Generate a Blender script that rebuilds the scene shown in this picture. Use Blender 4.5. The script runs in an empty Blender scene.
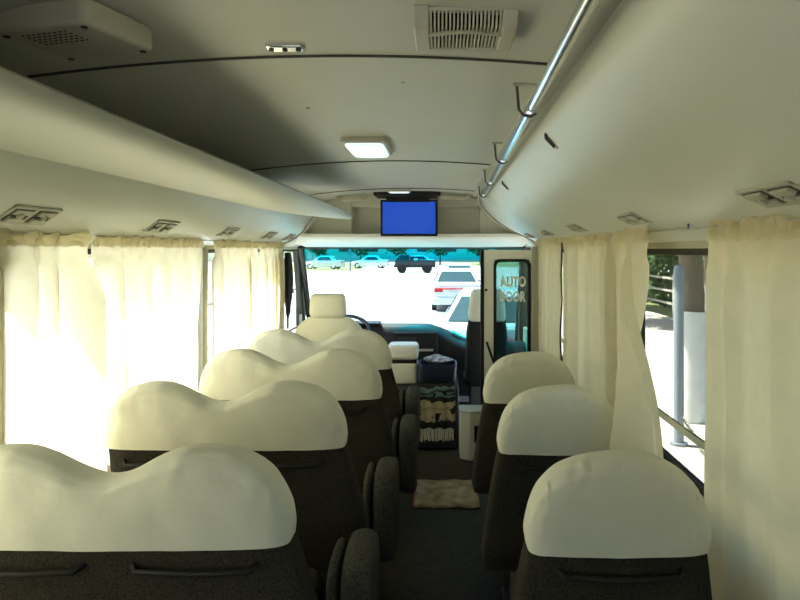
import bpy, bmesh, math, random
from mathutils import Vector, Matrix, noise
random.seed(7)
PI = math.pi
S = bpy.context.scene
COL = S.collection
H = 1.53                       # eye height above the bus floor
F = 630.0                      # focal length in pixels
GROUND = -0.65                 # street level below the bus floor

# ------------------------------------------------------------------ materials
def nd(nt, t, **k):
    n = nt.nodes.new(t)
    for a, v in k.items(): setattr(n, a, v)
    return n

def mat(name, col, rough=0.5, metal=0.0, var=0.06, scale=8.0, bump=0.0, bscale=200.0, spec=0.4, transl=0.0, emis=None, estr=0.0, coat=0.0):
    m = bpy.data.materials.new(name); m.use_nodes = True
    nt = m.node_tree; nt.nodes.clear()
    out = nd(nt, 'ShaderNodeOutputMaterial')
    b = nd(nt, 'ShaderNodeBsdfPrincipled')
    b.inputs['Roughness'].default_value = rough
    b.inputs['Metallic'].default_value = metal
    b.inputs['Specular IOR Level'].default_value = spec
    b.inputs['Coat Weight'].default_value = coat
    tc = nd(nt, 'ShaderNodeTexCoord')
    nz = nd(nt, 'ShaderNodeTexNoise'); nz.inputs['Scale'].default_value = scale; nz.inputs['Detail'].default_value = 4
    nt.links.new(tc.outputs['Object'], nz.inputs['Vector'])
    rp = nd(nt, 'ShaderNodeValToRGB')
    rp.color_ramp.elements[0].position = 0.3; rp.color_ramp.elements[1].position = 0.7
    rp.color_ramp.elements[0].color = tuple(c*(1-var) for c in col) + (1,)
    rp.color_ramp.elements[1].color = tuple(min(1, c*(1+var)) for c in col) + (1,)
    nt.links.new(nz.outputs['Fac'], rp.inputs['Fac'])
    nt.links.new(rp.outputs['Color'], b.inputs['Base Color'])
    if emis:
        b.inputs['Emission Color'].default_value = emis + (1,)
        b.inputs['Emission Strength'].default_value = estr
    bm_out = None
    if bump > 0:
        n2 = nd(nt, 'ShaderNodeTexNoise'); n2.inputs['Scale'].default_value = bscale; n2.inputs['Detail'].default_value = 3
        nt.links.new(tc.outputs['Object'], n2.inputs['Vector'])
        bp = nd(nt, 'ShaderNodeBump'); bp.inputs['Strength'].default_value = bump; bp.inputs['Distance'].default_value = 0.01
        nt.links.new(n2.outputs['Fac'], bp.inputs['Height'])
        nt.links.new(bp.outputs['Normal'], b.inputs['Normal'])
    if transl > 0:
        t = nd(nt, 'ShaderNodeBsdfTranslucent')
        nt.links.new(rp.outputs['Color'], t.inputs['Color'])
        mx = nd(nt, 'ShaderNodeMixShader'); mx.inputs[0].default_value = transl
        nt.links.new(b.outputs[0], mx.inputs[1]); nt.links.new(t.outputs[0], mx.inputs[2])
        nt.links.new(mx.outputs[0], out.inputs[0])
    else:
        nt.links.new(b.outputs[0], out.inputs[0])
    return m

def glass(name, tint, refl=0.05, band=None):
    """thin window glass: tinted transparency with a weak mirror; band=(z0, z1, colour) is the shade band of a windscreen"""
    m = bpy.data.materials.new(name); m.use_nodes = True
    nt = m.node_tree; nt.nodes.clear()
    out = nd(nt, 'ShaderNodeOutputMaterial')
    t = nd(nt, 'ShaderNodeBsdfTransparent'); t.inputs[0].default_value = tint + (1,)
    g = nd(nt, 'ShaderNodeBsdfGlossy'); g.inputs['Roughness'].default_value = 0.02
    mx = nd(nt, 'ShaderNodeMixShader'); mx.inputs[0].default_value = refl
    if band:
        tc = nd(nt, 'ShaderNodeTexCoord'); sx = nd(nt, 'ShaderNodeSeparateXYZ')
        nt.links.new(tc.outputs['Object'], sx.inputs[0])
        mr = nd(nt, 'ShaderNodeMapRange'); mr.inputs['From Min'].default_value = band[0]; mr.inputs['From Max'].default_value = band[1]
        nt.links.new(sx.outputs['Z'], mr.inputs['Value'])
        rp = nd(nt, 'ShaderNodeValToRGB')
        rp.color_ramp.elements[0].color = tint + (1,); rp.color_ramp.elements[1].color = band[2] + (1,)
        nt.links.new(mr.outputs[0], rp.inputs['Fac']); nt.links.new(rp.outputs['Color'], t.inputs[0])
    nt.links.new(t.outputs[0], mx.inputs[1]); nt.links.new(g.outputs[0], mx.inputs[2])
    nt.links.new(mx.outputs[0], out.inputs[0])
    return m

CREAM = (0.63, 0.64, 0.56)
M = dict(
    ceil=mat('ceiling_vinyl', (0.52, 0.525, 0.46), 0.5, var=0.03, scale=3, bump=0.05, bscale=300),
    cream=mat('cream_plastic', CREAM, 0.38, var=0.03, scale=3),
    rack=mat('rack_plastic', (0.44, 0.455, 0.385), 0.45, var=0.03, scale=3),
    wall=mat('wall_panel', (0.46, 0.44, 0.34), 0.55, var=0.04),
    dark_trim=mat('dark_trim', (0.03, 0.03, 0.028), 0.6),
    seam=mat('seam_rubber', (0.06, 0.06, 0.05), 0.7),
    floor=mat('floor_vinyl', (0.030, 0.027, 0.020), 0.75, var=0.35, scale=25, bump=0.1, bscale=150),
    cover=mat('cotton_cover', (0.80, 0.80, 0.71), 0.85, var=0.03, scale=12, bump=0.12, bscale=60, transl=0.06),
    curtain=mat('curtain_cloth', (0.82, 0.755, 0.55), 0.9, var=0.03, scale=20, bump=0.06, bscale=250, transl=0.56),
    tweed=mat('tweed', (0.045, 0.040, 0.032), 0.95, var=0.6, scale=230, bump=0.4, bscale=450, spec=0.1),
    arm=mat('arm_tweed', (0.072, 0.07, 0.062), 0.95, var=0.5, scale=160, bump=0.5, bscale=350, spec=0.1),
    black=mat('black_plastic', (0.016, 0.016, 0.016), 0.6, spec=0.25),
    steel=mat('painted_steel', (0.10, 0.10, 0.10), 0.4, metal=0.6),
    chrome=mat('chrome', (0.80, 0.82, 0.84), 0.16, metal=1.0, var=0.02),
    slat=mat('vent_slat', (0.46, 0.44, 0.35), 0.45),
    lens=mat('lamp_lens', (0.85, 0.88, 0.90), 0.25, emis=(0.75, 0.92, 1.0), estr=0.45),
    screen=mat('screen_blue', (0.01, 0.02, 0.08), 0.3, var=0.01, emis=(0.004, 0.036, 0.27), estr=1.0),
    rug=mat('pile_mat', (0.30, 0.26, 0.19), 0.95, var=0.45, scale=14, bump=0.6, bscale=120),
    white=mat('white_paint', (0.80, 0.81, 0.82), 0.35, var=0.02, coat=0.3),
    offwhite=mat('white_plastic', (0.70, 0.71, 0.64), 0.45, var=0.03),
    silver=mat('pale_blue_paint', (0.55, 0.64, 0.68), 0.3, var=0.02, coat=0.4),
    carglass=mat('car_glass', (0.02, 0.05, 0.06), 0.3, var=0.1, spec=0.25),
    red=mat('tail_light', (0.55, 0.02, 0.03), 0.25),
    tyre=mat('tyre_rubber', (0.02, 0.02, 0.02), 0.8),
    plate=mat('plate', (0.7, 0.72, 0.72), 0.5),
    dash=mat('dash_plastic', (0.022, 0.023, 0.025), 0.55, bump=0.1, bscale=200),
    dashtop=mat('dash_top', (0.10, 0.11, 0.115), 0.6, bump=0.1, bscale=200),
    teal=mat('teal_glint', (0.05, 0.42, 0.44), 0.8),  # colour of the cyan reflection painted on the dash
    navy=mat('navy_plastic', (0.02, 0.028, 0.055), 0.45),
    asphalt=mat('asphalt', (0.30, 0.31, 0.31), 0.9, var=0.12, scale=1.5, bump=0.2, bscale=40),
    paving=mat('paving', (0.33, 0.32, 0.30), 0.9, var=0.15, scale=3),
    soil=mat('grass_soil', (0.16, 0.20, 0.09), 0.95, var=0.4, scale=3),
    bark=mat('bark', (0.16, 0.13, 0.10), 0.95, var=0.3, scale=10),
    lime=mat('limewashed_bark', (0.70, 0.72, 0.72), 0.9, var=0.1, scale=6),
    leaf=mat('leaf', (0.07, 0.14, 0.055), 0.7, var=0.4, scale=4, transl=0.25),
    post=mat('grey_post', (0.24, 0.29, 0.34), 0.45, metal=0.3),
    truckdark=mat('dark_green_paint', (0.04, 0.05, 0.05), 0.5),
    building=mat('pale_render', (0.66, 0.62, 0.55), 0.9),
    pattern=None,
)
M['g_side'] = glass('side_glass', (0.57, 0.58, 0.54), 0.05)
M['g_clear'] = glass('clear_side_glass', (0.90, 0.93, 0.92), 0.04)
M['g_wind'] = glass('windscreen_glass', (0.60, 0.68, 0.69), 0.04, band=(1.405, 1.45, (0.05, 0.62, 0.74)))
M['g_door'] = glass('door_glass', (0.42, 0.62, 0.62), 0.10)

def blanket_mat():
    m = bpy.data.materials.new('woven_blanket'); m.use_nodes = True
    nt = m.node_tree; b = nt.nodes['Principled BSDF']; b.inputs['Roughness'].default_value = 0.95
    tc = nd(nt, 'ShaderNodeTexCoord'); sx = nd(nt, 'ShaderNodeSeparateXYZ'); nt.links.new(tc.outputs['Object'], sx.inputs[0])
    nz = nd(nt, 'ShaderNodeTexNoise'); nz.inputs['Scale'].default_value = 9; nz.inputs['Detail'].default_value = 2
    nt.links.new(tc.outputs['Object'], nz.inputs['Vector'])
    m1 = nd(nt, 'ShaderNodeMath', operation='MULTIPLY_ADD'); m1.inputs[1].default_value = 2.0; m1.inputs[2].default_value = 0.30
    nt.links.new(sx.outputs['Z'], m1.inputs[0])
    ad = nd(nt, 'ShaderNodeMath', operation='MULTIPLY_ADD'); ad.inputs[1].default_value = 0.25
    nt.links.new(nz.outputs['Fac'], ad.inputs[0]); nt.links.new(m1.outputs[0], ad.inputs[2])
    rp = nd(nt, 'ShaderNodeValToRGB'); cr = rp.color_ramp; cr.interpolation = 'CONSTANT'
    k = (.012, .010, .010); tan = (.36, .31, .19); tl = (.09, .17, .19)
    stops = [(0.0, k), (0.30, tan), (0.44, (.25, .21, .12)), (0.47, tan), (0.58, k), (0.66, tl), (0.69, k), (0.72, tl), (0.76, (.16, .22, .22)), (0.79, k)]
    cr.elements[0].position = stops[0][0]; cr.elements[0].color = stops[0][1] + (1,)
    cr.elements[1].position = stops[1][0]; cr.elements[1].color = stops[1][1] + (1,)
    for p, c in stops[2:]:
        e = cr.elements.new(p); e.color = c + (1,)
    nt.links.new(ad.outputs[0], rp.inputs['Fac'])
    n2 = nd(nt, 'ShaderNodeTexNoise'); n2.inputs['Scale'].default_value = 16; n2.inputs['Detail'].default_value = 1
    nt.links.new(tc.outputs['Object'], n2.inputs['Vector'])
    gt = nd(nt, 'ShaderNodeMath', operation='GREATER_THAN'); gt.inputs[1].default_value = 0.60
    nt.links.new(n2.outputs['Fac'], gt.inputs[0])
    mx = nd(nt, 'ShaderNodeMix', data_type='RGBA'); mx.inputs['B'].default_value = k + (1,)
    nt.links.new(gt.outputs[0], mx.inputs[0]); nt.links.new(rp.outputs['Color'], mx.inputs['A'])
    nt.links.new(mx.outputs['Result'], b.inputs['Base Color'])
    return m
M['pattern'] = blanket_mat()
M['rack_shade'] = mat('painted_rack_shade', (0.035, 0.035, 0.03), 0.95)  # near black for the shade painted inside the luggage rack
M['well'] = mat('vent_inside', (0.09, 0.085, 0.07), 0.7)
M['leaf_paint'] = mat('door_leaf_paint', (0.86, 0.85, 0.78), 0.4, var=0.02)

# ------------------------------------------------------------------ mesh builder
class MB:
    def __init__(s): s.v = []; s.f = []
    def grid(s, rows, close_u=False, close_v=False, cap=False):
        """rows: list of rings / lines of points, all one length"""
        b = len(s.v); n = len(rows[0])
        for r in rows: s.v += [tuple(p) for p in r]
        R = len(rows)
        for i in range(R if close_u else R-1):
            i2 = (i+1) % R
            for j in range(n if close_v else n-1):
                j2 = (j+1) % n
                s.f.append((b+i*n+j, b+i*n+j2, b+i2*n+j2, b+i2*n+j))
        if cap:
            s.f.append(tuple(b+j for j in range(n))[::-1]); s.f.append(tuple(b+(R-1)*n+j for j in range(n)))
        return s
    def box(s, x0, x1, y0, y1, z0, z1):
        b = len(s.v)
        s.v += [(x, y, z) for z in (z0, z1) for y in (y0, y1) for x in (x0, x1)]
        for q in ((0,2,3,1), (4,5,7,6), (0,1,5,4), (2,6,7,3), (0,4,6,2), (1,3,7,5)): s.f.append(tuple(b+i for i in q))
        return s
    def poly_prism(s, pts, ax, a0, a1):
        """pts 2D outline extruded along axis ax"""
        def P(p, a):
            return {'x': (a, p[0], p[1]), 'y': (p[0], a, p[1]), 'z': (p[0], p[1], a)}[ax]
        s.grid([[P(p, a0) for p in pts], [P(p, a1) for p in pts]], close_v=True, cap=True)
        return s
    def tube(s, pts, r, n=10, cap=True, closed=False):
        rings = []; pts = [Vector(p) for p in pts]; N = len(pts); up = None
        for i, p in enumerate(pts):
            a = pts[(i-1) % N] if (closed or i > 0) else p
            b = pts[(i+1) % N] if (closed or i < N-1) else p
            t = (b-a).normalized()
            if up is None:
                up = Vector((0, 0, 1)) if abs(t.z) < 0.9 else Vector((1, 0, 0))
            sd = t.cross(up).normalized(); up = sd.cross(t).normalized()
            rr = r[i] if isinstance(r, (list, tuple)) else r
            rings.append([p + sd*rr*math.cos(2*PI*k/n) + up*rr*math.sin(2*PI*k/n) for k in range(n)])
        s.grid(rings, close_u=closed, close_v=True, cap=cap and not closed)
        return s
    def sq(s, c, half, n=4.0, seg=24, zlist=None):
        pass
    def build(s, name, m, parent=None, smooth=True, bevel=0.0, seg=2, solid=0.0, off=0.0, sub=0):
        o_w = world(parent) if parent else Vector((0, 0, 0))
        me = bpy.data.meshes.new(name)
        me.from_pydata([tuple(Vector(p)-o_w) for p in s.v], [], s.f)
        bm = bmesh.new(); bm.from_mesh(me); bmesh.ops.recalc_face_normals(bm, faces=bm.faces); bm.to_mesh(me); bm.free()
        me.materials.append(m)
        o = bpy.data.objects.new(name, me); COL.objects.link(o)
        if parent: o.parent = parent
        if solid:
            k = o.modifiers.new('solid', 'SOLIDIFY'); k.thickness = solid; k.offset = off
        if sub:
            k = o.modifiers.new('sub', 'SUBSURF'); k.levels = k.render_levels = sub
        if bevel:
            k = o.modifiers.new('bev', 'BEVEL'); k.width = bevel; k.segments = seg; k.limit_method = 'ANGLE'; k.angle_limit = math.radians(40)
        if smooth:
            me.polygons.foreach_set('use_smooth', [True]*len(me.polygons))
            if not sub:
                try: me.set_sharp_from_angle(angle=math.radians(45))
                except Exception: pass
        return o

def world(o):
    v = Vector((0, 0, 0))
    while o is not None:
        v = v + Vector(o.location); o = o.parent
    return v

def tag(o, label=None, cat=None, group=None, kind=None):
    if label: o['label'] = label
    if cat: o['category'] = cat
    if group: o['group'] = group
    if kind: o['kind'] = kind
    return o

def thing(name, loc, label, cat, group=None):
    o = bpy.data.objects.new(name, None); COL.objects.link(o); o.empty_display_size = 0.1
    o.location = loc
    return tag(o, label, cat, group)

def dup(o, loc=None, rz=None, label=None, group=None, parent=None):
    c = o.copy(); COL.objects.link(c)
    if parent: c.parent = parent
    if loc is not None: c.location = loc
    if rz is not None: c.rotation_euler = (0, 0, rz)
    if label: c['label'] = label
    if group: c['group'] = group
    for ch in list(o.children): dup(ch, parent=c)
    return c

def sring(cx, cy, z, a, b, n=4.0, seg=28):
    out = []
    for k in range(seg):
        t = 2*PI*k/seg; c, q = math.cos(t), math.sin(t)
        out.append((cx + a*math.copysign(abs(c)**(2/n), c), cy + b*math.copysign(abs(q)**(2/n), q), z))
    return out

def rbox(mb, x0, x1, y0, y1, z0, z1, n=6.0, r=0.02, seg=28):
    """rounded block: superellipse plan, rounded top and bottom"""
    cx, cy, a, b = (x0+x1)/2, (y0+y1)/2, (x1-x0)/2, (y1-y0)/2
    rows = []
    for i in range(5):
        t = PI/2*i/4; q = r*(1-math.sin(t)); rows.append(sring(cx, cy, z0 + r*(1-math.cos(t)), a-q, b-q, n, seg))
    for i in range(5):
        t = PI/2*(4-i)/4; q = r*(1-math.sin(t)); rows.append(sring(cx, cy, z1 - r*(1-math.cos(t)), a-q, b-q, n, seg))
    return mb.grid(rows, close_v=True, cap=True)

# ------------------------------------------------------------------ the bus shell
YB, YF = -1.35, 6.35           # back and front of the cabin
XL, XR = -1.31, 0.79           # inner faces of the side walls
YBH = 5.25                     # overhead bulkhead above the windscreen
def Z(z): return z + H         # height relative to the eye -> height above floor

tag(MB().box(XL-.06, XR+.06, YB, YF, -.05, 0).build('floor', M['floor'], smooth=False), kind='structure')

def wall_side(name, x0, x1, openings, y0, y1, zs, zt, ztop):
    mb = MB(); cuts = [y0] + [c for o in openings for c in o] + [y1]
    mb.box(x0, x1, y0, y1, 0, zs); mb.box(x0, x1, y0, y1, zt, ztop)
    for i in range(0, len(cuts), 2): mb.box(x0, x1, cuts[i], cuts[i+1], zs, zt)
    return tag(mb.build(name, M['wall'], smooth=False), kind='structure')
ZS, ZT = 0.76, 1.535
LW = [(.35, .95), (1.05, 1.62), (1.86, 3.48), (3.56, 4.90), (5.12, 5.98)]
RW = [(.1, .85), (1.2, 2.62), (2.75, 3.78), (3.86, 4.68)]
wall_side('wall_left', XL-.06, XL, LW, YB, 6.15, ZS, ZT, 1.92)
wall_side('wall_right', XR, XR+.06, RW, YB, 4.78, ZS, ZT, 1.92)
# front right: door opening, with the header over it and the corner pillar
tag(MB().box(XR, XR+.06, 4.78, 6.2, ZT+.02, 1.92).box(XR, XR+.06, 5.72, 6.2, 0, .8).box(XR, XR+.06, 6.1, 6.2, .8, 1.56).build('wall_front_corner', M['wall'], smooth=False), kind='structure')
# back wall with its wide window
tag(MB().box(XL-.06, XR+.06, YB-.06, YB, 0, .85).box(XL-.06, XR+.06, YB-.06, YB, 1.52, 2.02).box(XL-.06, XL+.2, YB-.06, YB, .85, 1.52).box(XR-.2, XR+.06, YB-.06, YB, .85, 1.52).build('wall_back', M['wall'], smooth=False), kind='structure')

nwin = [0]
def window(x, y0, y1, z0=ZS, z1=ZT, m='g_side', fr=.022, fm='dark_trim', bar=None):
    nwin[0] += 1
    f = MB().box(x-.012, x+.012, y0, y1, z0, z0+fr).box(x-.012, x+.012, y0, y1, z1-fr, z1).box(x-.012, x+.012, y0, y0+fr, z0+fr, z1-fr).box(x-.012, x+.012, y1-fr, y1, z0+fr, z1-fr)
    w = tag(f.build('window_%d' % nwin[0], M[fm], smooth=False), kind='structure')
    p = MB().box(x-.002, x+.002, y0+fr, y1-fr, z0+fr, z1-fr).build('pane', M[m], smooth=False); p.parent = w
    if bar:
        b = MB().box(x-.016, x-.006, y0, y1, bar-.012, bar+.012).build('sash_rail', M['chrome'], smooth=False); b.parent = w
    return w
for a, b in LW[:-1]: window(XL-.045, a, b, m='g_clear')
window(XL-.04, 5.12, 5.98, .80, ZT, m='g_clear', fr=.016)
for i, (a, b) in enumerate(RW): window(XR+.045, a, b, bar=.92)
# back window
nwin[0] += 1
wb = tag(MB().box(XL+.2, XR-.2, YB-.045, YB-.02, .85, .88).box(XL+.2, XR-.2, YB-.045, YB-.02, 1.49, 1.52).build('window_%d' % nwin[0], M['dark_trim'], smooth=False), kind='structure')
p = MB().box(XL+.2, XR-.2, YB-.035, YB-.03, .88, 1.49).build('pane', M['g_clear'], smooth=False); p.parent = wb

# ceiling: a shallow arch
def ceil_z(x): return Z(.455 - .05*((x+.22)/.75)**2)
cx = [-1.06 + i*(1.40/28) for i in range(29)]
tag(MB().grid([[(x, y, ceil_z(x)) for x in cx] for y in (YB, 0, 1, 2, 3, 4, 5, YBH+.1)]).build('ceiling', M['ceil'], solid=.05, off=0), kind='structure')
bpy.data.objects['ceiling'].modifiers['solid'].offset = -1 if bpy.data.objects['ceiling'].data.polygons[0].normal.z < 0 else 1
# roof skin closes the body above the ceiling
rz = lambda x: 2.06 - .10*((x+.245)/1.1)**2
xs = [-1.36 + i*(2.23/20) for i in range(21)]
tag(MB().grid([[(x, y, rz(x)) for x in xs] for y in (YB-.06, 2, 4.5, 6.0)]).build('roof', M['white'], solid=.02), kind='structure')
tag(MB().box(XL-.075, XL-.055, YB, 6.1, 1.85, 2.0).box(XR+.055, XR+.075, YB, 6.1, 1.85, 2.0).build('roof_trim', M['white'], smooth=False), kind='structure')
# dark joints between the ceiling panels
for i, y in enumerate((1.47, 3.2, 4.62)):
    w = MB().tube([(x, y, ceil_z(x)-.001) for x in cx[2:] ], .0045, 6)
    tag(w.build('trim_%d' % (i+1), M['seam']), kind='structure')

# side ducts between curtain heads and ceiling
PL = [(-1.31, .03), (-1.27, .05), (-1.18, .092), (-1.10, .155), (-1.04, .235), (-1.01, .30), (-1.01, .40)]
PR = [(.318, .44), (.316, .405), (.33, .365), (.37, .315), (.44, .248), (.53, .186), (.62, .138), (.70, .10), (.765, .062), (.79, .03)]
def smoothpath(P, k=5):
    out = []
    for i in range(len(P)-1):
        p0 = P[max(i-1, 0)]; p1 = P[i]; p2 = P[i+1]; p3 = P[min(i+2, len(P)-1)]
        for j in range(k):
            t = j/k
            out.append(tuple(0.5*(2*p1[a] + (p2[a]-p0[a])*t + (2*p0[a]-5*p1[a]+4*p2[a]-p3[a])*t*t + (3*p1[a]-p0[a]-3*p2[a]+p3[a])*t**3) for a in (0, 1)))
    out.append(P[-1]); return out
def duct(name, P, y0, y1):
    sp = smoothpath(P)
    mb = MB().grid([[(x, y, Z(z)) for x, z in sp] for y in (y0, 1, 2, 3, 4, y1)])
    return tag(mb.build(name, M['cream'], solid=.012), kind='structure')
duct('trim_4', PL, YB, 5.02); duct('trim_5', PR, YB, 4.98)
# the dark rubber edge where each duct meets the cab panel, and the panel beyond
for k, (P, y) in enumerate(((PL, 5.02), (PR, 4.98))):
    sp = smoothpath(P)
    tag(MB().tube([(x, y+.006, Z(z)-.006) for x, z in sp], .007, 6).build('trim_%d' % (6+k), M['seam']), kind='structure')
tag(MB().grid([[(x, y, Z(z)+.004) for x, z in smoothpath(PL)] for y in (5.03, 6.0)]).build('trim_8', M['cream'], solid=.012), kind='structure')
tag(MB().grid([[(x, y, Z(z)+.004) for x, z in smoothpath(PR)] for y in (4.99, 6.0)]).build('trim_9', M['cream'], solid=.012), kind='structure')

# overhead bulkhead above the windscreen with two open trays
bh = MB()
y0, y1 = YBH, YBH+.05
zb, zt = Z(.115), Z(.47)
bh.box(-1.1, .70, YBH+.11, YBH+.32, zb, zt)                        # back of trays
bh.box(-1.2, -.735, y0, YBH+.3, zb, zt).box(.33, .70, y0, YBH+.3, zb, zt)   # ends
bh.box(-.735, .33, y0, YBH+.3, Z(.36), zt)                            # top band
bh.box(-.44, -.02, y0, YBH+.3, zb, Z(.36))                            # centre block behind the monitor
wfr = tag(bh.build('wall_front', M['cream'], bevel=.012), kind='structure')
lip = [(5.18, .135), (5.20, .108), (5.30, .085), (5.6, .05), (5.93, .025), (5.95, .045), (5.7, .12), (5.3, .135)]
tag(MB().grid([[(x, y - .10*((x+.25)/1.0)**2, Z(z)) for y, z in lip] for x in [-1.24+i*.2 for i in range(11)]], close_v=True, cap=True).build('trim_10', M['cream'], bevel=.004), kind='structure')

# windscreen
def wsx(t): return -1.28 + t*2.05
def sst(a, b, x):
    t = min(1, max(0, (x-a)/(b-a))); return t*t*(3-2*t)
def wsz(x): return .77 - .17*sst(-.15, .35, x)
rows = []
for k in range(9):
    row = []
    for i in range(17):
        x = wsx(i/16); z = wsz(x) + (1.56-wsz(x))*k/8
        row.append((x, 6.37 - (z-.77)*.52 - .16*(abs(i/16-.5)*2)**2.5, z))
    rows.append(row)
nwin[0] += 1
wi = tag(MB().grid(rows).build('window_%d' % nwin[0], M['g_wind'], solid=.005), kind='structure')
wf = MB()
wf.tube([r for r in rows[0]], .02, 8); wf.tube(rows[-1], .02, 8); wf.tube([r[0] for r in rows], .028, 8); wf.tube([r[-1] for r in rows], .028, 8)
o = wf.build('window_frame', M['dark_trim']); o.parent = wi
# corner pillars and nose
tag(MB().poly_prism([(6.02, 0), (6.12, 0), (6.10, .85), (5.86, 1.6), (5.78, 1.6), (6.0, .85)], 'x', XL-.05, XL+.004).build('pillar_left', M['dark_trim'], bevel=.01), kind='structure')
tag(MB().poly_prism([(6.02, 0), (6.12, 0), (6.10, .85), (5.86, 1.6), (5.78, 1.6), (6.0, .85)], 'x', XR-.035, XR+.05).build('pillar_right', M['dark_trim'], bevel=.01), kind='structure')
tag(MB().grid([[(x, 6.37, -.35), (x, 6.37, wsz(x)-.012), (x, 6.43, wsz(x)-.012), (x, 6.43, -.35)] for x in [XL-.06+i*.11 for i in range(21)]], close_v=True, cap=True).build('wall_nose', M['white']), kind='structure')

# ------------------------------------------------------------------ luggage rack (left)
lr = thing('luggage_rack', (-.9, 0, Z(.22)), 'long cream overhead luggage rack with a rounded lip above the curtained windows', 'luggage rack')
LIP = [(-1.04, .236), (-.95, .226), (-.86, .222), (-.76, .224), (-.69, .233), (-.652, .250), (-.640, .264), (-.645, .2695), (-.665, .268), (-.70, .262), (-.85, .256), (-1.04, .256)]
rows = []
ys = [YB+.02, 0, 1, 2, 3, 3.5] + [3.6 + 1.10*math.sin(PI/2*i/14) for i in range(15)]
for y in ys:
    t = max(0, (y-3.55)/1.15)
    xb = -1.03 + .36*t**1.7
    sc = 1 - (t**6)*.35
    r = []
    for x, z in LIP:
        nx = -.64 + (x+.64)*((xb+.64)/(-1.04+.64)) * (1 if t < .999 else .8)
        if t > .93: nx -= .02*(t-.93)/.07
        r.append((nx, y, Z(.255 + (z-.255)*sc - .004*t)))
    rows.append(r)
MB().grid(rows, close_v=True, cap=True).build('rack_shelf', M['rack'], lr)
MB().grid([[(-1.0, y, Z(.345)), (-1.0, y, Z(.262)), (-.86, y, Z(.261)), (-.70, y, Z(.267))] for y in (YB+.05, 1, 2, 3, 3.6)]).build('rack_shade_sheet', M['rack_shade'], lr, solid=.003)  # added dark sheet that paints the shade between rack and ceiling
for y in (.2, 1.2, 2.2, 3.2):
    MB().box(-1.0, -.75, y, y+.02, Z(.252), Z(.262)).build('rack_rib', M['seam'], lr, smooth=False)

# ------------------------------------------------------------------ seats
def hd(u):
    u = abs(u)
    if u > .52:
        s = (u-.52)/.48
        return max(0, 1-s**2.35)**(1/2.35)
    return 1 - .33*(.5+.5*math.cos(PI*u/.52))**1.15
def hs(u): return max(0, 1-abs(u)**2.35)**(1/2.35)

LEAN = math.tan(math.radians(9))
def cover_mesh(hw, hf, ht, z0, T, seed, wr=.006, lk=1.0):
    mb = MB(); cols = 72; L = 30
    rows = []
    for i in range(cols+1):
        u = math.sin(PI/2*(2*i/cols-1)); h = max(hf(u)*ht, .0015)
        tt = T*max(0, 1-abs(u)**7)**.22 + .002
        row = []
        for j in range(L+1):
            ph = PI*j/L; c, q = math.cos(ph), math.sin(ph)
            y = -tt*math.copysign(abs(c)**(2/3.2), c)
            z = h*q**(2/3.2)
            hem = max(0, 1 - z/.03)
            x = u*((hw if u > 0 else hw*lk) + .010*(z/ht) - .004*hem)
            n1 = noise.noise(Vector((x*14+seed, z*22, y*10)))
            n2 = noise.noise(Vector((x*5+seed*2, z*6+x*8, y*4)))
            edge = .3 + 1.4*max(0, z/h - .55) + (abs(u) > .8)*.8
            y -= (0.003*math.exp(-((ph-.92)/.09)**2) - .0015*math.exp(-((ph-1.12)/.07)**2)) if abs(u) < .985 else 0
            n3 = noise.noise(Vector((i*.62+seed, ph*2.2, 5)))
            dn = n3*.011*math.exp(-((ph-1.05)/.42)**2)*(.35+.65*min(1, abs(u)*1.3))
            y -= dn*math.cos(min(ph, PI/2)); z += dn*math.sin(ph)
            y += (n1*wr*edge + n2*wr*1.3) * (1 if c < 0 else -1)
            z += n2*wr*.8 - .005*(1-abs(u))*hem
            row.append((x, y - (z)*LEAN, z + z0))
        rows.append(row)
    return mb.grid(rows)

def back_mesh(hw0, hw1, z0, z1, T, yoff, xmin=-9):
    rows = []
    for i in range(13):
        t = i/12; z = z0 + (z1-z0)*t
        hw = hw0 + (hw1-hw0)*(t*.6+.4*t**2.2)
        b = T*(1.0 + .25*(1-t))
        if i == 0: hw -= .012; b -= .012
        rows.append([(q[0] if q[0] > 0 else q[0]*min(1, -xmin/hw), q[1], q[2]) for q in sring(0, yoff + (.83-z)*LEAN + (b-T)*.6, z, hw, b, 7, 44)])
    return MB().grid(rows, close_v=True, cap=True)

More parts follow.
